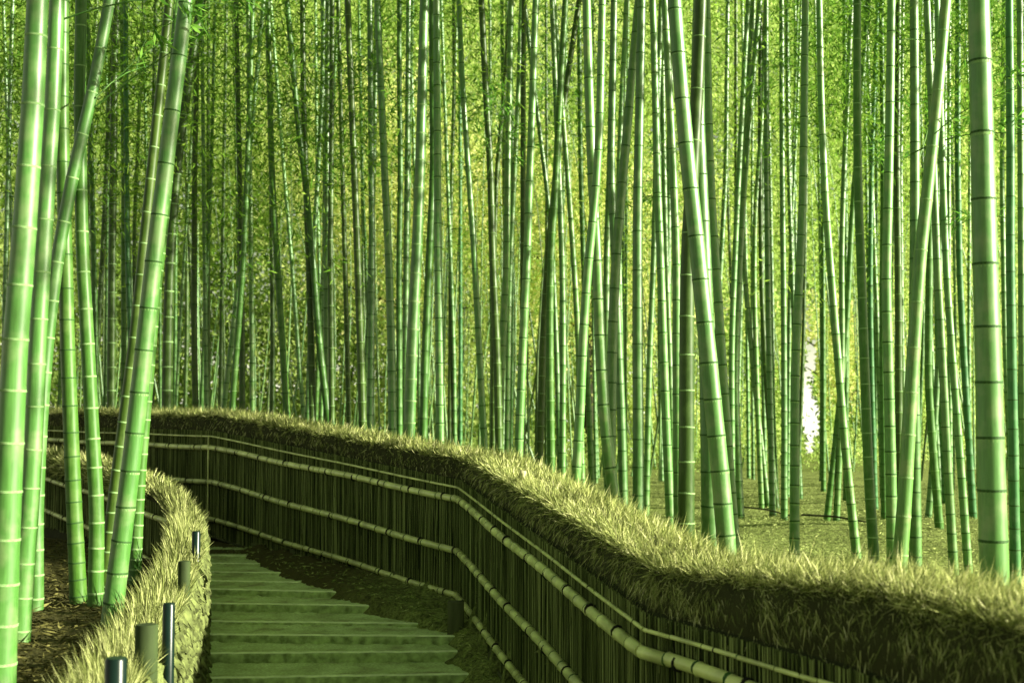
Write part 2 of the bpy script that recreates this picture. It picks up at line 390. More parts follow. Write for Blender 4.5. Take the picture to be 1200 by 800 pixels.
# panel of upright twigs
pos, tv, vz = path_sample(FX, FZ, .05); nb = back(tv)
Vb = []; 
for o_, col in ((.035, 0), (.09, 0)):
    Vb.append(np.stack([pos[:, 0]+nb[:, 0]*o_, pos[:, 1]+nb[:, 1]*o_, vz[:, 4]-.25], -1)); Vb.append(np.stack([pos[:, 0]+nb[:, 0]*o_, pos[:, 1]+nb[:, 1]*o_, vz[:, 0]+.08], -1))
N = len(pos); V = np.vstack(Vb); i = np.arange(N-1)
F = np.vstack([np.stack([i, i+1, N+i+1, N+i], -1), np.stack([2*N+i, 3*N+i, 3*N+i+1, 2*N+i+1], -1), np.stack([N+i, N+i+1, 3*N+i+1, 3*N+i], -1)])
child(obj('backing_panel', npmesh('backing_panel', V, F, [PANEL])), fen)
def twig_panel(X, Zv, ztop, zbot, spacing, side=1, off=0., xr=None, top=.08, rmax=.007, lean_=.012):
    pos, tv, vz = path_sample(X, Zv, spacing); nb = back(tv)*side; N = len(pos)
    clump = rnd(N)*.5
    r = .0035+(rmax-.0035)*rng.random(N); px = off - rng.random(N)*.016+.004*clump
    lean = rnd(N)*lean_
    nk = 5; n = 4; fr = np.linspace(0, 1, nk)
    z0 = vz[:, zbot]-.02+rng.random(N)*.05; z1 = vz[:, ztop]+top
    w = np.cumsum(rnd(N, nk)*.0035, axis=1)
    cx = pos[:, None, :]+nb[:, None, :]*(px[:, None]+w*.6)[:, :, None]+tv[:, None, :]*(lean[:, None]*fr+w+rnd(N)[:, None]*.003)[:, :, None]
    cz = z0[:, None]+(z1-z0)[:, None]*fr
    cen = np.concatenate([cx, cz[:, :, None]], -1)               # N,nk,3
    an = np.arange(n)*math.pi/2+.4
    T3 = np.concatenate([tv, np.zeros((N, 1))], 1); B3 = np.concatenate([nb, np.zeros((N, 1))], 1)
    ring = np.cos(an)[None, :, None]*T3[:, None, :]+np.sin(an)[None, :, None]*B3[:, None, :]
    rr = r[:, None]*(1-.35*fr)
    V = cen[:, :, None, :]+ring[:, None, :, :]*rr[:, :, None, None]
    base = np.arange(N)[:, None, None]*nk*n; kk = np.arange(nk-1)[None, :, None]*n; j = np.arange(n)[None, None, :]; j2 = (j+1) % n
    F = np.stack([base+kk+j, base+kk+j2, base+kk+n+j2, base+kk+n+j], -1).reshape(-1, 4)
    return V.reshape(-1, 3), F
Va, Fa = twig_panel(FX, FZ, 0, 4, .0095, rmax=.0055); Vc, Fc = twig_panel(FX, FZ, 0, 4, .017, off=-.012, lean_=.035)
child(tag(obj('upright_twigs', npmesh('upright_twigs', np.vstack([Va, Vc]), np.vstack([Fa, Fc+len(Va)]), [TWIG])), 'dark upright twigs packed side by side', kind='stuff'), fen)
# rails
def culm_profile(p0, p1, r, spacing, jitter=.15, sag=0):
    p0 = np.array(p0); p1 = np.array(p1); L = np.linalg.norm(p1-p0); s = [0.]; rr = [r]; mi = []; nodes = []
    x = spacing*random.uniform(.3, .9)
    while x < L-.03:
        nodes.append(x)
        for ds, k, m in ((-.5*r, .97, 0), (-.18*r, 1.10, 1), (.0, .99, 1), (.18*r, 1.12, 1), (.5*r, 1.0, 0)):
            s.append(x+ds); rr.append(r*k); mi.append(m)
        x += spacing*random.uniform(1-jitter, 1+jitter)
    s.append(L); rr.append(r*.96); mi.append(0)
    s = np.array(s); return p0+(p1-p0)*(s/L)[:, None], np.array(rr), mi, nodes, L
tie_mb = MB()
for k in range(3):
    tie_mb.tube([( (k-1)*.32, 0, 0), ((k-1)*.32+.26, 0, 0)], [1.16, 1.16], 10)
tie_me = npmesh('tie', np.vstack(tie_mb.V), np.vstack(tie_mb.F), [TIE], smooth=True)
def rail(parent, p0, p1, r, spacing, tie_every, sagn=0, m=None):
    pts, rr, mi, nodes, L = culm_profile(p0, p1, r, spacing)
    pts = pts + np.array([0, 0, 1.])*(np.sin(np.linspace(0, math.pi*2, len(pts)))*r*.25)[:, None]
    mb = MB(); mb.tube(pts, rr, 10, mi=mi)
    o = mb.build('rail', [POLE, RING_D], None, True); child(o, parent)
    if tie_every:
        x = tie_every*random.uniform(.3, .7); dirv = Vector(p1)-Vector(p0)
        q = dirv.to_track_quat('X', 'Z')
        while x < L:
            t_ = bpy.data.objects.new('tie', tie_me); C.objects.link(t_)
            t_.location = Vector(p0)+dirv*(x/L); t_.rotation_mode = 'QUATERNION'; t_.rotation_quaternion = q; t_.scale = (.018 if r > .02 else .01, r, r)
            child(t_, parent); x += tie_every*random.uniform(.9, 1.1)
nbk = []
for i in range(len(FX)):
    a = FX[max(i-1, 0)]; c = FX[min(i+1, len(FX)-1)]; t_ = (c-a)/np.linalg.norm(c-a); nbk.append(np.array([-t_[1], t_[0]]))
for i in range(len(FX)-1):
    seg = FX[i+1]-FX[i]; Ls = np.linalg.norm(seg); nseg = 1
    for r_i, r, sp, te in ((0, .012, .30, .9), (1, .036, .30, .62), (2, .036, .30, .62), (3, .033, .30, .62)):
        o_ = -(.045 if r > .02 else .03)
        a = np.array([*(FX[i]+nbk[i]*o_), FZ[i][r_i]]); c = np.array([*(FX[i+1]+nbk[i+1]*o_), FZ[i+1][r_i]])
        nn = max(1, int(round(Ls/3.2)))
        for q in range(nn):
            j0 = a+(c-a)*(q/nn); j1 = a+(c-a)*((q+1)/nn)
            rail(fen, j0+(j1-j0)*.004, j0+(j1-j0)*.996, r, sp, te)
    # batten under the panel and short posts carrying it
    mb = MB(); o_ = -.03
    a = np.array([*(FX[i]+nbk[i]*o_), FZ[i][4]]); c = np.array([*(FX[i+1]+nbk[i+1]*o_), FZ[i+1][4]])
    mb.tube([a, c], [.017, .017], 6); child(mb.build('bottom_batten', [WOOD]), fen)
def post(parent, p, h, wd, m, name='post', rnd_=False, n=14):
    mb = MB()
    if rnd_: mb.tube([(0, 0, -.3), (0, 0, h-.008), (0, 0, h)], [wd/2, wd/2, wd/2-.006], n)
    else: mb.box((0, 0, (h-.3)/2), (wd, wd, h+.3))
    o = mb.build(name, [m], None, rnd_); o.location = p
    return o
for i, fr in ((2, .22), (2, .40), (2, .58), (2, .80), (1, .3), (1, .6), (3, .3), (3, .55)):
    q = FX[i]*(1-fr)+FX[i+1]*fr; zb = FZ[i][4]*(1-fr)+FZ[i+1][4]*fr; n_ = nbk[i]
    gz = float(ground_z(q[0]-.06, q[1]-.06)); o = post(fen, (q[0]-n_[0]*.02, q[1]-n_[1]*.02, gz), max(zb-gz, .06), .07, WOOD); child(o, fen)
pp = PZ(534, 742, float(sz[3])); o = post(fen, (pp.x, pp.y, pp.z), .30, .15, WOOD); child(o, fen); o['label'] = 'broad square post at the corner'
# slender uprights tied at the far corner
for (i, zt) in ((2, 0),):
    mb = MB(); q = FX[i]-nbk[i]*.075; mb.tube([(q[0], q[1], FZ[i][3]-.3), (q[0], q[1], FZ[i][0])], [.012, .012], 6); child(mb.build('corner_upright', [POLE]), fen)
# ---------------------------------------------------------------- low brush hedge left of the steps
lowf = tag(empty('low_brush_fence', (HX[3][0], HX[3][1], HZ[3]-.5)), 'low brushwood fence with ragged pale brush top, left of the steps', 'fence')
# base heights
hb = np.array([min(HZ[i]-.35, float(stair_z(np.array(HX[i][1])))) for i in range(len(HX))])
HV = np.stack([HZ, hb], 1)
hp = path_sample(HX, HV, .10, .30); pos, tv, vz = hp; nb = back(tv)      # back() = left of travel (grove side)
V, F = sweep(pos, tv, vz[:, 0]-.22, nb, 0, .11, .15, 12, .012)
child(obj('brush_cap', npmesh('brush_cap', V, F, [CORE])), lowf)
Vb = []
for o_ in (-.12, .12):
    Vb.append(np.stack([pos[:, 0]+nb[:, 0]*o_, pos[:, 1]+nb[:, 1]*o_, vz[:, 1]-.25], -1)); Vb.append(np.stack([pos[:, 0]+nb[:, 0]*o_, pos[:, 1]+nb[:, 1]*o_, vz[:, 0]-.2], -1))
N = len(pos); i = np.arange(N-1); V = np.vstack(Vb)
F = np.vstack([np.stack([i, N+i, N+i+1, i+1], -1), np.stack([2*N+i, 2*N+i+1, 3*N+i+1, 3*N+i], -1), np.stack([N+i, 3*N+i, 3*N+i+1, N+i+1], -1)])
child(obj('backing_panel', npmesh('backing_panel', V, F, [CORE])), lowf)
near = pos[:, 1] < 15.5
sub = lambda m: (pos[m], tv[m], vz[m])
V1, F1 = brush(sub(near), 0, 20000, 0, .11, .12, -.17, math.radians(5), math.radians(150), (.05, .18), (.0013, .0032), .40, .0, None, nk=.45, up=.75)
V2, F2 = brush(sub(near), 0, 4500, .03, .12, .13, -.17, math.radians(0), math.radians(90), (.12, .28), (.0016, .0036), .22, -.1, None, nk=.6, up=.9)
V3, F3 = brush(sub(near), 0, 1800, -.03, .11, .14, -.26, math.radians(150), math.radians(190), (.03, .08), (.002, .004), .5, .2, None, droop=.5)
V = np.vstack([V1, V2, V3]); F = np.vstack([F1, F2+len(V1), F3+len(V1)+len(V2)])
child(tag(obj('brush_twigs', npmesh('brush_twigs', V, F, [STRAW_PALE])), 'pale ragged cut twigs of the hedge top', kind='stuff'), lowf)
V1, F1 = brush(sub(~near), 0, 14000, 0, .17, .17, -.22, math.radians(-20), math.radians(200), (.08, .22), (.003, .005), .36, .25, None, up=.3)
child(tag(obj('brush_twigs', npmesh('brush_twigs', V1, F1, [STRAW])), 'browner brush of the far stretch', kind='stuff'), lowf)
# grove-side upright twigs + rails on the far stretch
Va, Fa = twig_panel(HX[6:], np.stack([HZ, np.minimum(hb, HZ-.95)], 1)[6:], 0, 1, .014, side=1, off=.15, top=-.2)
child(tag(obj('upright_twigs', npmesh('upright_twigs', Va, Fa, [TWIG])), 'dark upright twigs of the far stretch', kind='stuff'), lowf)
RL = [((-200, 27), (-.36, -.72, -1.08)), ((47, 20.5), None), ((100, 18.6), None), ((215, 14.6), None)]
def rz(px, ys, d): return [P(px, y, d) for y in ys]
rp = [rz(-200, (533, 560, 585), 27), rz(47, (556, 592, 625), 20.3), rz(103, (573, 613, 651), 18.45), rz(214, (612, 668, 724), 14.3)]
for a, c in zip(rp, rp[1:]):
    for k in range(3):
        n_ = np.array([-.05, -.16, 0]); rail(lowf, np.array(a[k])+n_, np.array(c[k])+n_, .032, .33, .62)
# cut ends stacked on the stair side: separate chips
def chip_mesh(seed):
    # a flat split end: irregular outline, thin, hanging along -Z, facing +X
    r = random.Random(seed); o_ = [(-.5, .5), (.5, .5), (.42+r.uniform(-.1, .1), -.35), (.05+r.uniform(-.2, .2), -.62), (-.4+r.uniform(-.1, .1), -.30)]
    V = [(.0, y+r.uniform(-.06, .06), z) for y, z in o_]+[(.22+r.uniform(-.05, .08), y*.9, z*.95) for y, z in o_]
    F = [[i, (i+1) % 5, 5+(i+1) % 5, 5+i] for i in range(5)]+[[5, 6, 7, 8], [5, 8, 9, 9]]
    me = bpy.data.meshes.new('bark_chip'); me.from_pydata(V, [], [f if f[2] != f[3] else f[:3] for f in F]); me.update(); me.materials.append(BARK)
    return me
chips = [chip_mesh(s) for s in range(6)]
cand = []
s_ = np.concatenate([[0], np.cumsum(np.linalg.norm(np.diff(pos, axis=0), axis=1))])
row = 0
for hfrac in np.arange(0, 1.0, .058):
    for st in np.arange(row % 2*.045, s_[-1], .085):
        k = min(np.searchsorted(s_, st), N-1)
        if pos[k, 1] < 4.6 or pos[k, 1] > 15.4: continue
        z = vz[k, 0]-.13-hfrac
        if z < vz[k, 1]-.08: continue
        off = -.115-.03*hfrac
        q = np.array([pos[k, 0]+nb[k, 0]*off, pos[k, 1]+nb[k, 1]*off, z]) + rng.normal(size=3)*.010
        cand.append((pos[k, 1], q, k))
    row += 1
vis = [c for c in cand if c[0] > 6.0]; vis.sort(key=lambda c: c[0])
first = vis[:300]; rest = vis[300:] + [c for c in cand if c[0] <= 6.0]
def chip_matrix(q, k):
    R = Matrix.Rotation(math.atan2(-nb[k, 1], -nb[k, 0])+random.uniform(-.5, .5), 4, 'Z') @ Matrix.Rotation(random.uniform(-.75, -.15), 4, 'Y') @ Matrix.Rotation(random.uniform(-.5, .5), 4, 'X')
    s = random.uniform(.8, 1.2)
    return Matrix.Translation(q) @ R @ Matrix.Diagonal((.10*s, .085*s*random.uniform(.7, 1.2), .10*random.uniform(.8, 1.4), 1))
for y, q, k in first:
    o = bpy.data.objects.new('bark_chip', random.choice(chips)); C.objects.link(o); o.parent = lowf
    o.matrix_parent_inverse = Matrix.Translation(-Vector(lowf.location)); o.matrix_basis = chip_matrix(q, k)
mb = MB()
for y, q, k in rest:
    M_ = np.array(chip_matrix(q, k)); me = chips[random.randrange(6)]
    vv = np.array([v.co[:] for v in me.vertices]); ff = np.array([(list(p.vertices)*2)[:4] if len(p.vertices) == 4 else list(p.vertices)+[p.vertices[0]] for p in me.polygons if len(p.vertices) == 4])
    mb.add(vv @ M_[:3, :3].T + M_[:3, 3], ff)
child(tag(mb.build('bark_chips', [BARK]), kind='stuff'), lowf)
# posts in the low fence
for px, yt, yb, wd, kind in ((230, 622, 648, 10, 'b'), (198, 706, 752, 14, 'b'), (136, 770, 830, 25, 'b'), (216, 657, 688, 14, 'w'), (172, 731, 775, 26, 'w')):
    d = float(np.interp(-yb, [-905, -812, -740, -683, -640, -598], [4.5, 5.8, 7.5, 9.4, 11.2, 13.6])) - .08
    top = P(px, yt, d); ww = wd/FPX*d
    o = post(lowf, (top.x, top.y, top.z-.55), .55, ww, BLACK if kind == 'b' else WOODG, 'post', True, 20)
    o['label'] = 'glossy black round post' if kind == 'b' else 'mossy cut wooden post'; child(o, lowf)

# ---------------------------------------------------------------- bamboo
ring_me = {}
for key, m in (('d', RING_D), ('k', RING_D), ('w', RING_W)):
    mb = MB(); prof = ([(-.36, 1.004), (-.12, 1.016)] if key == "d" else [])+[(-.10, 1.016), (-.07, 1.05), (-.02, 1.035), (.0, 1.02), (.03, 1.055), (.07, 1.05), (.10, 1.012)]
    mb.tube([(0, 0, z) for z, r in prof], [r for z, r in prof], 20, mi=[1 if key == 'd' else 0]+[0]*(len(prof)-2), caps=False)
    ring_me[key] = npmesh('node_ring', np.vstack(mb.V), np.vstack(mb.F), [m, POWDER], np.concatenate(mb.M), smooth=True)
def smooth_path(pts):
    """pts: list of (px,py) top to bottom; returns function y -> x, natural-ish interpolation"""
    ys = np.array([p[1] for p in pts], float); xs = np.array([p[0] for p in pts], float)
    o = np.argsort(ys); ys = ys[o]; xs = xs[o]
    def f(y):
        y = np.asarray(y, float); r = np.interp(y, ys, xs)
        sl0 = (xs[min(2, len(xs)-1)]-xs[0])/(ys[min(2, len(xs)-1)]-ys[0]); sl1 = (xs[-1]-xs[max(-3, -len(xs))])/(ys[-1]-ys[max(-3, -len(xs))])
        r = np.where(y < ys[0], xs[0]+sl0*(y-ys[0]), r); r = np.where(y > ys[-1], xs[-1]+sl1*(y-ys[-1])*.6, r)
        return r
    yy = np.linspace(-500, 1300, 241); xx = f(yy); ker = np.hanning(17); ker /= ker.sum()
    xx = np.convolve(np.pad(xx, 8, mode='reflect', reflect_type='odd'), ker, 'valid')
    return lambda y: np.interp(y, yy, xx)
FOL = []
def leaf_spray(seed):
    r = np.random.default_rng(seed); mb = MB(); Vs = []; Fs = []
    # main twig along +X drooping, side twigs with leaves
    L = 1.0; u = np.linspace(0, 1, 6); main = np.stack([u*L, .05*np.sin(u*3+seed), .25*u-.35*u**2], -1)
    mb.tube(main, np.linspace(.006, .002, 6), 4, caps=False)
    cen = []; dr = []
    for k in range(7):
        f = .2+.8*r.random(); b_ = np.array([np.interp(f, u, main[:, j]) for j in range(3)])
        dv = np.array([r.uniform(.2, .9), r.uniform(-1, 1), r.uniform(-.5, .5)]); dv /= np.linalg.norm(dv); l = r.uniform(.15, .45)
        e = b_+dv*l; mb.tube([b_, (b_+e)/2+[0, 0, .02], e], [.003, .002, .0015], 3, caps=False)
        for j in range(9):
            g = r.uniform(.3, 1); cen.append(b_+dv*l*g); q = dv+r.normal(size=3)*.6+np.array([0, 0, -.45]); dr.append(q/np.linalg.norm(q))
    cen = np.array(cen); dr = np.array(dr); n = len(cen)
    sd_ = unit(np.cross(dr, r.normal(size=(n, 3)))); V, F = blades(cen, dr, sd_, r.uniform(.08, .14, n), r.uniform(.007, .011, n))
    mb.add(V, F, 1)
    return npmesh('leafy_branch', np.vstack(mb.V), np.vstack(mb.F), [CULM['D'], LEAF_NEAR], np.concatenate(mb.M))
sprays = [leaf_spray(s) for s in range(6)]
def bamboo(w, tone, ring, pts, D=None, d=None, label=None, group=None, sp=None, far=False, branches=0, base_y=None):
    if D is None: D = .13 if w >= 25 else .125 if w >= 12 else .112 if w >= 8 else .095 if w >= 5 else .075
    if d is None:
        d = FPX*D/w
        pb = smooth_path(pts)(640)
        fd = fence_depth(pb)
        if d < fd+1.0: d = fd+1.0+random.random()*.8
    f = smooth_path(pts); r0 = w/FPX*d/2
    xb = float(f(600)); xw = (xb-600)/FPX*d; zb = float(ground_z(xw, d))
    yb = 490+ (EYE-zb)*FPX/d
    xw = (float(f(min(yb, 1000)))-600)/FPX*d; zb = float(ground_z(xw, d)); yb = min(490+(EYE-zb)*FPX/d+4, 1290)
    ztop = min(EYE + 1.35*.327*d + 2.5, 17) if not far else EYE+.36*d
    ytop = max(-490, 490-(ztop-EYE)*FPX/d)
    step = max(2.0, (yb-ytop)/46)
    ys = np.arange(ytop, yb, step); ys = np.append(ys, yb)
    W = np.array([P(float(f(y)), y, d)[:] for y in ys])[::-1]         # base -> top
    W[:, 1] += (W[:, 2]-zb)*random.uniform(-.01, .02)
    s = np.concatenate([[0], np.cumsum(np.linalg.norm(np.diff(W, axis=0), axis=1))]); L = s[-1]
    H = max(L*1.5, 9.0)
    rad = lambda q: r0*(1.10-.28*np.clip(q/(.36*d+1.2), 0, 1.6)+.10*np.exp(-q/.35))
    spac = (sp/FPX*d) if sp else r0*2*random.uniform(3.1, 3.9)
    ph = random.uniform(.1, .9); nodes = []; x = spac*.35*ph+.05
    while x < L-.02:
        nodes.append(x); g = .50+.5*min(1, x/(spac*9)); x += spac*g*random.uniform(.95, 1.05)
    nodes = np.array(nodes); n = 24 if w >= 20 else 16 if w >= 11 else 10 if w >= 6 else 6
    sepr = w >= 10 and not far
    hr = max(.10, 1.0/(w*.5)*.62)                       # half height of the ring in radii
    S = [0.]; R = [float(rad(0))]; M_ = []
    for q in nodes:
        r = float(rad(q))
        if sepr: pr = ((-.5, 1.0, 0), (-.08, 1.015, 0), (.08, 1.015, 0), (.6, .99, 0))
        elif far: pr = ((-hr*r/r, 1.0, 0), (hr, 1.06, 1))
        else: pr = ((-.7-hr, 1.0, 0), (-hr*(.5 if ring == 'w' else 1), 1.05, 0), (hr*(.5 if ring == 'w' else 1), 1.07, 1), (.5+hr, .99, 0))
        for ds, k, m in pr:
            v = q+ds*r
            if v <= S[-1]+1e-4 or v >= L: continue
            S.append(v); R.append(r*k); M_.append(m)
    S.append(L); R.append(float(rad(L))); M_.append(0)
    S = np.array(S); pts3 = np.stack([np.interp(S, s, W[:, k]) for k in range(3)], -1)
    loc = Vector(W[0]); mb = MB(); mb.tube(pts3-np.array(loc), R, n, mi=M_, caps=False)
    root = empty('bamboo_stalk', loc) if (sepr or branches) else None
    me = npmesh('culm', np.vstack(mb.V), np.vstack(mb.F), [CULM[tone], RING_W if ring == 'w' else RING_D, RING_W], np.concatenate(mb.M), smooth=True)
    if root: o = obj('culm', me, root)
    else: o = root = obj('bamboo_stalk', me, None, loc)
    tag(root, label, 'bamboo', group)
    if sepr:
        for q in nodes:
            p = np.array([np.interp(q, s, W[:, k]) for k in range(3)]); p2 = np.array([np.interp(min(q+.2, L), s, W[:, k]) for k in range(3)]); p1 = np.array([np.interp(q-.2, s, W[:, k]) for k in range(3)])
            if p[2] > EYE+.36*d: continue
            dv = Vector(p2-p1); r = float(rad(q))
            o = bpy.data.objects.new('node_ring', ring_me['k' if ring == 'd' and tone != 'L' else ring]); C.objects.link(o); o.parent = root
            o.location = Vector(p)-loc; o.rotation_mode = 'QUATERNION'; o.rotation_quaternion = dv.to_track_quat('Z', 'Y') @ Matrix.Rotation(random.uniform(-.05, .05), 3, 'X').to_quaternion(); o.scale = (r, r, r*(1.0 if w > 16 else 1.3))
    for _ in range(branches):
        q = random.uniform(.60, 1.0)*min(L, .36*d+1.2); p = Vector([float(np.interp(q, s, W[:, k])) for k in range(3)])
        o = bpy.data.objects.new('leafy_branch', random.choice(sprays)); C.objects.link(o); o.parent = root; o.location = p-loc
        k = random.uniform(.8, 1.5); o.scale = (k, k, k); o.rotation_euler = (random.uniform(-.4, .4), random.uniform(-.8, .1), random.uniform(0, 6.28))
    return root, d
ML = {}   # measured stalks: (width, tone, ring, points, D, d, label, spacing, branches)
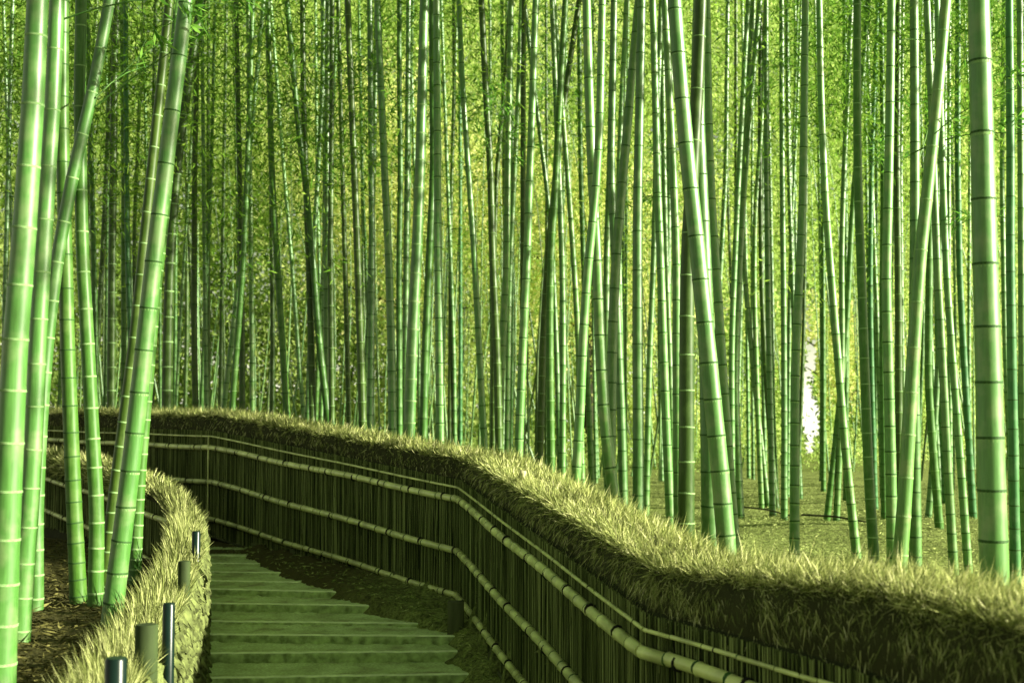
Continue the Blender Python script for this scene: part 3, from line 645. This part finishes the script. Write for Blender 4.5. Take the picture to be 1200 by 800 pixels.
STALKS = [
 (30, 'L', 'w', [(46, 0), (42, 100), (35, 200), (28, 300), (19, 400), (14, 500), (9, 600), (5, 700), (0, 800)], None, 6.6, 'thick pale green stalk with white rings crossing the left edge', 86, 0),
 (21, 'L', 'w', [(66, 0), (63, 100), (56, 200), (50, 300), (44, 400), (40, 500), (34, 600), (26, 700), (20, 800)], None, 8.2, 'yellowish pale stalk just right of the thick one at the left edge', 72, 1),
 (16, 'M', 'w', [(128, 0), (110, 100), (86, 200), (67, 300), (55, 400), (47, 500), (42, 600), (42, 700), (38, 800)], None, 9.6, 'glossy stalk leaning sharply right across its dark neighbours, top left', 52, 2),
 (17, 'D', 'd', [(74, 0), (73, 100), (74, 200), (77, 300), (79, 400), (83, 500), (87, 600), (92, 700)], None, 9.9, 'dark stalk with dark rings rooted left of the paired stalks by the low fence', 38, 0),
 (16, 'D', 'w', [(96, 0), (94, 100), (95, 200), (97, 300), (103, 400), (108, 500), (114, 600), (112, 700)], None, 9.7, 'dark green stalk with thin white rings, curved at the foot beside the leaning bright one', 50, 0),
 (13, 'K', 'w', [(198, 0), (188, 100), (177, 200), (167, 300), (157, 400), (144, 500), (131, 600), (122, 700)], None, 10.2, 'dark olive stalk with white rings hugging the left side of the big leaning one', 38, 0),
 (21, 'L', 'd', [(219, 0), (206, 100), (194, 200), (181, 300), (170, 400), (159, 500), (147, 600), (134, 700), (130, 735)], None, 8.8, 'big bright stalk leaning right with dark rings, rooted beside the low fence', 66, 0),
 (13, 'D', 'w', [(205, 0), (196, 200), (180, 350), (172, 450), (163, 560), (159, 640), (158, 680)], None, 11.5, 'dim stalk half hidden behind the foot of the big leaning one', 22, 0),
 (12, 'K', 'w', [(238, 0), (221, 100), (208, 200), (200, 300), (197, 400), (196, 480)], None, None, 'dark stalk emerging on the right side of the big leaning one', 36, 0),
 (10, 'K', 'w', [(136, 0), (133, 100), (131, 300), (130, 480)], None, None, 'brownish upright stalk between the two left clusters', None, 0),
 (7, 'T', 'd', [(144, 0), (145, 100), (146, 200), (148, 300), (152, 400), (157, 480)], None, None, None, 26, 0),
 (7, 'D', 'd', [(100, 0), (106, 200), (109, 300), (111, 400), (113, 480)], None, None, None, 25, 1),
 (6, 'K', 'w', [(128, 100), (122, 250), (117, 350), (110, 480)], None, None, None, None, 0),
 (5, 'M', 'w', [(3, 0), (10, 200), (15, 300), (22, 480)], None, None, None, None, 0),
 (6, 'M', 'd', [(17, 0), (14, 100), (8, 300), (4, 480)], None, None, None, None, 1),
 (5, 'K', 'd', [(168, 0), (160, 200), (157, 260), (158, 480)], None, None, None, None, 0),
 (4, 'K', 'd', [(215, 150), (217, 220), (226, 400), (229, 480)], None, None, None, None, 0),
 (4, 'M', 'd', [(222, 200), (216, 300), (210, 400), (206, 480)], None, None, None, None, 0),
 (5, 'K', 'd', [(243, 0), (243, 200), (244, 480)], None, None, None, None, 1),
 (5, 'K', 'd', [(262, 150), (260, 300), (258, 480)], None, None, None, None, 1),
 (7, 'D', 'w', [(297, 0), (291, 180), (286, 300), (280, 380), (272, 480)], None, None, None, 30, 0),
 (6, 'L', 'd', [(291, 200), (283, 300), (274, 380), (262, 480)], None, None, None, 24, 0),
 (6, 'L', 'd', [(292, 100), (294, 250), (296, 480)], None, None, None, 25, 0),
 (8, 'D', 'd', [(312, 0), (317, 200), (322, 280), (329, 380), (336, 490)], None, None, None, 32, 0),
 (5, 'L', 'd', [(316, 0), (332, 200), (341, 300), (350, 420), (356, 490)], None, None, None, 20, 0),
 (8, 'D', 'd', [(337, 0), (350, 150), (357, 200), (367, 300), (374, 400), (386, 500)], None, None, 'grey green stalk leaning left that crosses a dark one near the top', 34, 0),
 (8, 'K', 'w', [(353, 0), (354, 100), (357, 200), (361, 300), (364, 400), (366, 490)], None, None, 'near black stalk crossed by the grey green leaning one', None, 0),
 (6, 'M', 'd', [(380, 0), (378, 120), (372, 220), (366, 330)], None, None, None, None, 1),
 (7, 'K', 'w', [(389, 0), (388, 200), (387, 300), (389, 490)], None, None, None, None, 0),
 (6, 'K', 'w', [(396, 0), (401, 200), (404, 300), (409, 500)], None, None, None, None, 0),
 (9, 'K', 'w', [(407, 0), (412, 120), (416, 220), (419, 300), (423, 420), (425, 500)], None, None, 'broad brown olive stalk with faint white rings left of centre', None, 0),
 (8, 'M', 'd', [(433, 0), (435, 200), (436, 300), (435, 400), (434, 505)], None, None, 'upright stalk with close black rings right of the brown olive one', 27, 0),
 (9.5, 'M', 'd', [(441, 0), (446, 110), (450, 200), (455, 300), (458, 400), (460, 510)], None, None, None, 29, 0),
 (7, 'D', 'd', [(467, 0), (467, 100), (469, 200), (467, 300), (468, 510)], None, None, None, 26, 1),
 (5, 'D', 'd', [(484, 0), (481, 120), (478, 300), (476, 510)], None, None, None, None, 1),
 (13.5, 'M', 'w', [(497, 0), (494, 130), (492, 200), (488, 300), (483, 400), (479, 515)], .145, None, 'thick leaf green stalk with pale rings, left of centre', 33, 0),
 (9, 'D', 'd', [(506, 0), (507, 120), (508, 200), (503, 300), (498, 420), (496, 515)], None, None, None, 36, 0),
 (10, 'L', 'd', [(511, 0), (512, 150), (513, 300), (515, 420), (516, 520)], None, None, None, 28, 0),
 (5, 'K', 'd', [(531, 0), (532, 100), (528, 250), (527, 520)], None, None, None, None, 0),
 (7.5, 'L', 'd', [(538, 0), (542, 100), (549, 200), (556, 300), (561, 400), (568, 525)], None, None, 'pale slender stalk leaning left, behind the bend of the brush cap', 41, 1),
 (5, 'L', 'd', [(524, 200), (528, 300), (532, 420), (533, 525)], None, None, None, 19, 0),
 (9, 'K', 'w', [(564, 0), (570, 120), (575, 200), (577, 300), (582, 400), (585, 530)], None, None, 'dark stalk splitting from a thinner dark one above the bend of the fence', None, 0),
 (6, 'K', 'w', [(598, 0), (590, 120), (582, 200), (579, 300), (578, 520)], None, None, None, None, 0),
 (8, 'L', 'd', [(599, 0), (595, 200), (594, 270), (592, 350), (588, 420), (585, 530)], None, None, None, 33, 0),
 (6.5, 'L', 'd', [(611, 0), (607, 120), (602, 220), (597, 330), (594, 540)], None, None, None, 35, 0),
 (7, 'K', 'w', [(614, 0), (613, 120), (613, 300), (612, 540)], None, None, None, None, 0),
 (10, 'L', 'd', [(628, 0), (624, 120), (621, 200), (618, 300), (613, 400), (607, 545)], None, None, 'bright stalk with wide spaced black rings just right of the fence bend', 40, 0),
 (6, 'M', 'd', [(632, 150), (640, 210), (647, 280), (652, 400), (656, 540)], None, None, None, 30, 0),
 (4, 'K', 'd', [(640, 0), (641, 200), (640, 420)], None, None, None, None, 0),
 (8, 'K', 'w', [(679, 0), (665, 90), (652, 200), (642, 300), (636, 400), (632, 560)], None, None, 'dark stalk leaning hard right that cuts across its neighbours right of centre', None, 0),
 (9, 'D', 'w', [(655, 130), (651, 220), (645, 300), (644, 400), (646, 560)], None, None, None, None, 0),
 (7.5, 'M', 'd', [(647, 0), (651, 100), (655, 200), (659, 300), (660, 400), (659, 560)], None, None, None, 26, 0),
 (7, 'L', 'd', [(659, 130), (665, 200), (672, 300), (678, 400), (682, 560)], None, None, None, 28, 0),
 (11, 'L', 'd', [(706, 0), (703, 150), (698, 230), (689, 310), (683, 400), (679, 500), (673, 590)], None, 13.4, 'bright stalk bending left at its foot, behind the shaggy cap', 44, 0),
 (13, 'L', 'd', [(688, 0), (690, 80), (694, 200), (700, 300), (703, 400), (709, 500), (722, 600)], None, None, 'tall pale stalk whose foot slants right beside the fence cap', 58, 0),
 (8, 'M', 'd', [(717, 100), (715, 200), (711, 300), (711, 400), (712, 560)], None, None, None, 33, 0),
 (10, 'M', 'd', [(720, 0), (718, 120), (716, 200), (722, 330), (728, 480), (731, 600)], None, None, None, 37, 0),
 (12, 'M', 'd', [(749, 0), (740, 100), (731, 200), (722, 300), (717, 420), (715, 570)], None, None, 'green stalk leaning right, crossing the tall pale one', 46, 0),
 (7, 'L', 'd', [(735, 0), (729, 120), (725, 220), (727, 400), (730, 600)], None, None, None, 30, 0),
 (12.5, 'M', 'd', [(752, 0), (750, 100), (747, 250), (747, 400), (748, 500), (748, 612)], None, None, 'smooth upright stalk with faint rings, right of the leaning green one', 55, 0),
 (7, 'M', 'd', [(768, 200), (766, 300), (761, 420), (757, 600)], None, None, None, 30, 0),
 (10, 'L', 'd', [(765, 0), (768, 100), (770, 200), (774, 300), (778, 420), (782, 530), (787, 630)], None, None, 'sunlit stalk left of the dark trunk-like one', 48, 0),
 (7, 'M', 'd', [(777, 0), (778, 150), (781, 300), (786, 440), (790, 640)], None, None, None, 34, 0),
 (10.5, 'L', 'd', [(779, 0), (784, 100), (789, 200), (793, 300), (793, 420), (795, 620)], None, None, None, 48, 0),
 (18, 'K', 'w', [(822, 0), (818, 100), (811, 220), (806, 300), (805, 400), (805, 500), (804, 630)], .15, 12.6, 'thick dark olive trunk-like stalk behind the brightest leaning stalk', 62, 0),
 (19, 'M', 'd', [(820, 0), (818, 60), (817, 130), (822, 240), (826, 330), (829, 430), (832, 600)], None, 13.5, None, 70, 0),
 (21, 'L', 'd', [(792, 0), (799, 100), (808, 200), (817, 280), (826, 370), (836, 470), (845, 560), (853, 655)], .15, 9.3, 'brightest thick stalk right of centre, leaning left with a cream sunlit side', 56, 0),
 (11, 'L', 'd', [(829, 0), (831, 150), (835, 250), (842, 350), (848, 450), (855, 550), (862, 652)], None, None, 'slim pale stalk directly right of the brightest thick one', 44, 0),
 (7, 'L', 'd', [(876, 0), (868, 150), (863, 250), (857, 400), (858, 640)], None, None, None, 22, 0),
 (8, 'M', 'd', [(892, 0), (880, 130), (872, 230), (866, 330), (862, 450), (869, 637)], None, None, 'bright green stalk leaning right above the open litter', 36, 1),
 (6, 'M', 'd', [(884, 0), (875, 150), (870, 250), (874, 330), (885, 450), (905, 640)], None, None, None, 27, 0),
 (6, 'L', 'd', [(898, 0), (893, 150), (885, 250), (884, 330), (888, 480), (893, 600)], None, None, None, 24, 0),
 (6, 'K', 'd', [(892, 0), (891, 200), (893, 350), (900, 480), (914, 640)], None, None, None, None, 0),
 (7, 'M', 'd', [(915, 0), (916, 200), (918, 350), (919, 500), (919, 640)], None, None, None, 22, 1),
 (5, 'D', 'd', [(898, 0), (902, 300), (906, 480), (912, 640)], None, None, None, None, 0),
 (10.5, 'L', 'd', [(945, 0), (943, 150), (941, 250), (936, 350), (932, 430), (931, 650)], None, 15.0, 'bright upright stalk left of the white gap in the far trees', 36, 0),
 (4, 'L', 'd', [(934, 150), (929, 250), (926, 350), (924, 500)], None, None, None, 17, 0),
 (9.5, 'L', 'd', [(961, 0), (963, 120), (968, 240), (975, 330), (983, 430), (991, 530), (1005, 662)], None, 15.1, 'long stalk leaning left, right of the white gap', 34, 0),
 (7, 'M', 'd', [(998, 0), (993, 120), (989, 200), (986, 300), (987, 400), (985, 500), (978, 660)], None, None, None, 33, 1),
 (7, 'D', 'd', [(1000, 250), (992, 400), (975, 560), (965, 640)], None, None, None, 22, 0),
 (11, 'D', 'w', [(1005, 0), (1005, 150), (1006, 230), (1010, 330), (1014, 450), (1018, 560), (1025, 662)], None, 14.8, 'deep green stalk with small white rings near the right group', 40, 0),
 (6, 'T', 'd', [(1027, 0), (1020, 200), (1019, 350), (1022, 480), (1026, 600)], None, None, None, 25, 0),
 (7, 'D', 'd', [(1034, 0), (1036, 200), (1034, 400), (1037, 660)], None, None, None, None, 1),
 (12, 'L', 'd', [(1044, 0), (1042, 150), (1040, 250), (1038, 330), (1041, 430), (1044, 560), (1046, 660)], None, 13.4, 'broad soft green stalk left of the glossy right-leaning one', 41, 1),
 (9, 'K', 'w', [(1053, 0), (1051, 180), (1053, 350), (1054, 650)], None, None, None, 36, 0),
 (12.5, 'M', 'd', [(1071, 0), (1072, 150), (1072, 260), (1071, 400), (1072, 520), (1073, 668)], None, 14.6, 'sturdy stalk half covered by the glossy right-leaning one', 46, 2),
 (16, 'L', 'w', [(1112, 0), (1103, 100), (1092, 200), (1080, 300), (1073, 400), (1066, 500), (1060, 600), (1054, 662)], None, 11.6, 'glossy stalk leaning right with raised white rings', 80, 1),
 (7, 'M', 'd', [(1107, 60), (1107, 200), (1101, 300), (1101, 400), (1092, 560), (1083, 660)], None, None, None, 30, 0),
 (9, 'D', 'w', [(1089, 200), (1088, 350), (1087, 450), (1095, 550), (1103, 645)], None, None, None, 36, 0),
 (10, 'M', 'd', [(1096, 150), (1100, 300), (1106, 420), (1111, 540), (1118, 672)], None, 13.8, 'green stalk slanting left at its top, left of the nearest right trunk', 39, 0),
 (9, 'L', 'd', [(1104, 100), (1107, 220), (1111, 330), (1118, 430), (1126, 540), (1135, 672)], None, 14.0, None, 35, 0),
 (8, 'T', 'd', [(1124, 0), (1123, 180), (1125, 320), (1131, 440), (1138, 560), (1143, 657)], None, None, None, 29, 2),
 (32, 'L', 'd', [(1153, 0), (1155, 100), (1157, 230), (1159, 330), (1162, 450), (1164, 560), (1167, 680)], .135, 6.6, 'nearest trunk at the right with a white sunlit streak and black rings', 91, 0),
 (11, 'T', 'd', [(1185, 0), (1186, 200), (1185, 300), (1187, 450), (1190, 672)], None, 13.2, 'blue green stalk with smudged bark just right of the nearest right trunk', 47, 1),
 (9, 'M', 'd', [(1196, 0), (1197, 200), (1198, 400), (1201, 672)], None, 14.0, 'stalk cut by the right edge of the view', 40, 0),
]
# ordering for labels
def xat(s, y=300): return float(smooth_path(s[3])(y))
order = sorted(range(len(STALKS)), key=lambda i: xat(STALKS[i]))
LANDM = {0: 'thick left-edge stalk', 6: 'big bright leaning stalk', 9: 'brownish left stalk', 25: 'crossing grey green stalk', 30: 'broad brown olive stalk', 35: 'thick leaf green stalk', 39: 'slender stalk above bend'}
for i, s in enumerate(STALKS):
    if s[6]:
        for key, nm in (('tall pale stalk whose', 'slant footed pale stalk'), ('brightest thick', 'brightest thick stalk'), ('white gap in the far', 'stalk beside the white gap'), ('glossy stalk leaning right', 'glossy white-ringed stalk'), ('nearest trunk', 'nearest right trunk'), ('bright stalk with wide', 'bright stalk past the bend'), ('bright upright stalk left', 'stalk beside the white gap'), ('deep green stalk with small', 'deep green white-ringed stalk')):
            if s[6].startswith(key): LANDM[i] = nm
ORD = ['first', 'second', 'third', 'fourth', 'fifth', 'sixth', 'seventh', 'eighth', 'ninth', 'tenth', 'eleventh', 'twelfth', 'thirteenth', 'fourteenth', 'fifteenth', 'sixteenth', 'seventeenth', 'eighteenth']
TN = {'L': 'pale', 'M': 'green', 'D': 'deep green', 'T': 'bluish', 'K': 'dark olive'}
labels = {}; lm = None; cnt = 0
for i in order:
    s = STALKS[i]
    if i in LANDM: lm = LANDM[i]; cnt = 0; labels[i] = s[6] or None; continue
    if s[6]: labels[i] = s[6]; cnt += 1; continue
    xt = xat(s, 60); xb_ = xat(s, 480); ln = 'leaning right' if xt-xb_ > 12 else 'leaning left' if xb_-xt > 12 else 'upright'
    th = 'medium' if s[0] >= 8 else 'slim'
    if lm: labels[i] = f"{th} {TN[s[1]]} stalk {ln}, {ORD[cnt]} right of the {lm}"
    else: labels[i] = f"{th} {TN[s[1]]} stalk {ln}, {['leftmost','second leftmost','third leftmost'][cnt]} in view at mid height"
    cnt += 1
for i, s in enumerate(STALKS):
    wd, tone, ring, pts, D, d, lab, spc, br = s
    if wd <= 12 and not br and random.random() < .4: br = random.choice((1, 2, 3))
    bamboo(wd, tone, ring, pts, D, d, labels[i] or lab, 'bamboo stalks of the grove', spc, False, br)
# distant stalks
LMX = sorted((xat(STALKS[i]), nm) for i, nm in LANDM.items())
def zone(x):
    L_ = [n for q, n in LMX if q <= x]; R2 = [n for q, n in LMX if q > x]
    if not L_: return 'left of the '+R2[0]
    if not R2: return 'right of the '+L_[-1]
    return 'between %s and %s' % (L_[-1], R2[0])
def clear_gap(x): return 939 < x < 959 or 1088 < x < 1096
cnt = 0
while cnt < 90:
    x = random.uniform(-60, 1260) if cnt < 62 else random.uniform(840, 1240); ln = random.gauss(0, 12); x2 = x+ln
    xg = x+(ln)*(430/600)
    if clear_gap(xg) and random.random() < .96: continue
    d = random.uniform(21, 38); wd = random.uniform(.075, .115)*FPX/d
    if d < fence_depth(x2)+2: continue
    tone = random.choices('LMDTK', (3, 4, 3, 1, 2) if x > 330 else (1, 2, 4, 1, 4))[0]
    bow = random.gauss(0, 4)
    bamboo(wd, tone, 'd', [(x, -50), (x+ln*.3+bow, 200), (x+ln*.65+bow, 400), (x2, 640)], d=d, label='far %s%s stalk %s' % ('right-leaning ' if ln < -9 else 'left-leaning ' if ln > 9 else '', TN[tone], zone(xg)), group='far slender bamboo stalks', branches=1 if random.random() < .3 else 0)
    cnt += 1
# the thicket behind them: one mass
for tone in 'LMK':
    mb = MB(); k = 0
    while k < (150 if tone != 'K' else 50):
        y = random.uniform(34, 60); x = random.uniform(-.46, .46)*y; px = 600+FPX*x/y
        if clear_gap(px) or 925 < px < 966 and random.random() < .7: continue
        r = random.uniform(.028, .046); z0 = float(ground_z(x, y))-.1; h = random.uniform(6, 12); lx = random.gauss(0, .5); b_ = random.gauss(0, .25)
        if abs(px+lx*FPX/y*.3-949) < 14: continue
        zz = np.linspace(0, 1, 7); mb.tube(np.stack([x+lx*zz+b_*np.sin(zz*3), y+zz*.3, z0+zz*h], -1), np.linspace(r, r*.2, 7), 5, caps=False)
        k += 1
    tag(mb.build('distant_thicket', [CULM[tone]], None, True), 'far thicket of thin bamboo at the back of the grove', kind='stuff')

# ---------------------------------------------------------------- foliage
def cloud(name, n_cl, per, ylo, yhi, spread, zfun, L, W, m, label, gap=True, xr=.46, seed=1, slant=False):
    g = np.random.default_rng(seed)
    y = g.uniform(ylo, yhi, n_cl); x = g.uniform(-xr, xr, n_cl)*y; z = zfun(g.random(n_cl), x, y)
    if slant: y = 61+.5*x+g.uniform(-1.6, 1.6, n_cl)
    cc = np.repeat(np.stack([x, y, z], -1), per, axis=0) + g.normal(size=(n_cl*per, 3))*np.array(spread)
    if gap:
        px = 600+FPX*cc[:, 0]/cc[:, 1]; py = 490-(cc[:, 2]-EYE)/cc[:, 1]*FPX
        keep = ~((px > 937+5*np.sin(py*.05)+g.normal(size=len(px))*3) & (px < 958+5*np.sin(py*.08)+g.normal(size=len(px))*3) & (py > 350+20*np.sin(px)) & (py < 530)) ; keep |= g.random(len(px)) < .012; keep &= ~((px > 1089) & (px < 1096) & (py > 340) & (py < 520))
        dens = np.clip((py-250)/300, 0, .5); keep &= g.random(len(px)) > dens*.12
        cc = cc[keep]
    n = len(cc); d = unit(g.normal(size=(n, 3))+np.array([0, 0, -.5])); s = unit(np.cross(d, g.normal(size=(n, 3))))
    V, F = blades(cc, d, s, g.uniform(L*.6, L*1.3, n), g.uniform(W*.6, W*1.2, n))
    return tag(obj(name, npmesh(name, V, F, [m])), label, kind='stuff')
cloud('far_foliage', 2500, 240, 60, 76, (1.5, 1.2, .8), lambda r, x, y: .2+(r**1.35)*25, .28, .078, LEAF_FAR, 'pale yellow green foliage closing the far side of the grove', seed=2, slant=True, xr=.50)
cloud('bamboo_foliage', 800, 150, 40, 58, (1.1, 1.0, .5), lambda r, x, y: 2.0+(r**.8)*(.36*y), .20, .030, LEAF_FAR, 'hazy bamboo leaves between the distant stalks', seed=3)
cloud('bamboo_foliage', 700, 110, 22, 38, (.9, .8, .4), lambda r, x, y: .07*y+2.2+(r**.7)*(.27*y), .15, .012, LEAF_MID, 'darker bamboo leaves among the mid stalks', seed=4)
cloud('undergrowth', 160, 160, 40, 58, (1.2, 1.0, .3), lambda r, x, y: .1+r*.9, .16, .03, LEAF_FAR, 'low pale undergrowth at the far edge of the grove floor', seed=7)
def shade_cloud(nm, n_cl, per, x0, x1, ylo, yhi, zf, L, W, m, lab, seed):
    g = np.random.default_rng(seed); y = g.uniform(ylo, yhi, n_cl); x = g.uniform(x0, x1, n_cl)*(y if abs(x1) < 1 else 1); z = zf(g.random(n_cl), y)
    cc = np.repeat(np.stack([x, y, z], -1), per, axis=0)+g.normal(size=(n_cl*per, 3))*np.array([.7, .7, .35]); n = len(cc)
    d = unit(g.normal(size=(n, 3))+np.array([0, 0, -.5])); V, F = blades(cc, d, unit(np.cross(d, g.normal(size=(n, 3)))), g.uniform(L*.6, L*1.3, n), g.uniform(W*.6, W*1.2, n))
    tag(obj(nm, npmesh(nm, V, F, [m])), lab, kind='stuff')
LEAF_SHADE_TONE = leafmat('leaf_shade_tone', [(0, (.05, .13, .014)), (.6, (.11, .24, .026)), (1, (.20, .36, .05))], .5)  # darker copy of the leaf greens; shade is painted into the colour
shade_cloud('bamboo_foliage', 170, 110, -.42, -.12, 17, 27, lambda r, y: .13*y+1.7+(r**.7)*.22*y, .15, .013, LEAF_SHADE_TONE, 'shade-coloured leaf sprays of the left part of the grove', 21)
shade_cloud('bamboo_foliage', 110, 110, .24, .44, 16, 25, lambda r, y: .22*y+1.7+(r**.8)*.14*y, .15, .013, LEAF_SHADE_TONE, 'shade-coloured leaf sprays at the top right of the grove', 22)
shade_cloud('shading_crown_foliage', 330, 70, -5, 15, -8, 24, lambda r, y: 8.6+r*5+np.maximum(y-16, 0)*.3, .32, .065, LEAF_MID, 'leafy bamboo crowns overhead, added to shade the upper stalks', 23)  # out-of-view crowns, placed and sized to shade the upper stalks
g0 = np.random.default_rng(8)
cloud('bamboo_foliage', 170, 90, 18, 30, (.7, .7, .35), lambda r, x, y: .16*y+2.0+(r**.7)*(.2*y), .15, .014, LEAF_MID, 'bamboo leaves of the left part of the grove', xr=.46, seed=5)
# golden trees seen through the stalks
for (x, y, hz, rx, lab) in ((-4.5, 51, 15, 4.2, 'golden leaved tree behind the bamboo left of centre'), (3.0, 52, 13, 5.0, 'golden leaved tree behind the bamboo right of centre'), (14.9, 58, 7, 2.0, 'small golden tree by the white gap')):
    tr = tag(empty('golden_tree', (x, y, -.1)), lab, 'tree', 'autumn trees behind the bamboo')
    mb = MB(); mb.tube([(x, y, -.3), (x+.2, y, hz*.4), (x-.1, y, hz*.75), (x, y, hz)], [.24, .18, .11, .04], 8)
    for k in range(9):
        a = k*2.4; z = hz*(.35+.06*k); mb.tube([(x, y, z), (x+math.cos(a)*rx*.5, y+math.sin(a)*rx*.4, z+.7), (x+math.cos(a)*rx*.9, y+math.sin(a)*rx*.8, z+1.2)], [.09, .05, .02], 5)
    child(mb.build('trunk', [TRUNK], None, True), tr)
    n = int(13000*rx/4); cl = rng.normal(size=(60, 3)); cl = unit(cl)*(rng.random((60, 1))**.4)*np.array([rx, rx*.7, hz*.36])
    cc = cl[rng.integers(0, 60, n)]+rnd(n, 3)*np.array([1.1, .9, .8])+np.array([x, y-1, hz*.66])
    px = 600+FPX*cc[:, 0]/cc[:, 1]; cc = cc[~((px > 939) & (px < 958) & (cc[:, 2] < 5.2))]; n = len(cc)
    d = unit(rnd(n, 3)); V, F = blades(cc, d, unit(np.cross(d, rnd(n, 3))), rng.uniform(.14, .26, n), rng.uniform(.035, .06, n))
    child(tag(obj('crown', npmesh('crown', V, F, [LEAF_GOLD]))), tr)

# ---------------------------------------------------------------- litter on the ground
def litter(name, n, xr, yr, cond, L, W, m, lab, seed):
    g = np.random.default_rng(seed); y = yr[0]+(yr[1]-yr[0])*g.random(n)**1.2; x = g.uniform(xr[0], xr[1], n)*(y if xr[1] < .6 else 1)
    k = cond(x, y); x = x[k]; y = y[k]; n = len(x); z = ground_z(x, y)+.008+g.random(n)*.015
    a = g.uniform(0, 6.28, n); d = unit(np.stack([np.cos(a), np.sin(a), g.normal(size=n)*.25], -1)); s = unit(np.cross(d, np.stack([g.normal(size=n)*.5, g.normal(size=n)*.5, np.ones(n)], -1)))
    V, F = blades(np.stack([x, y, z], -1), d, s, g.uniform(L*.5, L*1.4, n), g.uniform(W*.6, W*1.3, n))
    tag(obj(name, npmesh(name, V, F, [m])), lab, kind='stuff')
inl = lambda x, y: inpoly(x, y, leftz)
inc = lambda x, y: inpoly(x, y, corr)
litter('leaf_litter', 90000, (-.05, .5), (8, 34), lambda x, y: ~inc(x, y) & ~inl(x, y), .065, .006, LITTER, 'dry bamboo leaves on the sunlit grove floor', 1)
litter('leaf_litter', 16000, (-.5, -.2), (6, 19), inl, .10, .008, LITTER_BROWN_SHADED, 'dry brown leaves under the left stalks, coloured darker for shade', 2)
def bank(x, y):
    xr = np.interp(y, sd, [PZ(s[3], s[1], z0).x for s, z0 in zip(STEPS, sz)])
    return inc(x, y) & (x > xr-.12-.5*np.random.default_rng(3).random(len(x))**4)
litter('leaf_litter', 26000, (-.45, .2), (9, 18), bank, .07, .007, LITTER, 'dead leaves on the bank between steps and fence', 3)
# fallen canes on the litter
for i, (a, c, r, lab) in enumerate((((868, 600, 23), (935, 618, 20), .014, 'dark fallen cane behind the bright upright stalk'), ((940, 619, 20), (1020, 632, 18.5), .016, 'dark fallen cane lying between the right stalks'))):
    p = P(*a); q = P(*c); p.z = float(ground_z(p.x, p.y))+.10; q.z = float(ground_z(q.x, q.y))+.06
    mb = MB(); mb.tube([p, (p+q)/2+Vector((0, 0, .03)), q], [r, r, r*.7], 7); tag(mb.build('fallen_cane', [TRUNK], None, True), lab, 'fallen cane')
# small pale block on the brush cap, pale cut end by the right stalks
p = P(612, 556, 10.9); mb = MB(); R = Matrix.Rotation(.3, 3, 'Y')
mb.box(p, (.055, .04, .075), R); mb.box(Vector(p)+Vector((.006, -.021, -.01)), (.030, .004, .045), R)
tag(mb.build('wood_block', [PALEW]), 'small pale block lying on the brush cap past the bend', 'block')
p = P(1031, 665, 9.0); p.z -= .03; mb = MB(); mb.tube([p+Vector((-.07, 0, -.0)), p+Vector((0, 0, .004)), p+Vector((.07, .02, 0))], [.02, .022, .02], 10)
tag(mb.build('cut_cane', [PALEW], None, True), 'pale cut length of cane lying behind the brush cap at right', 'cut cane')
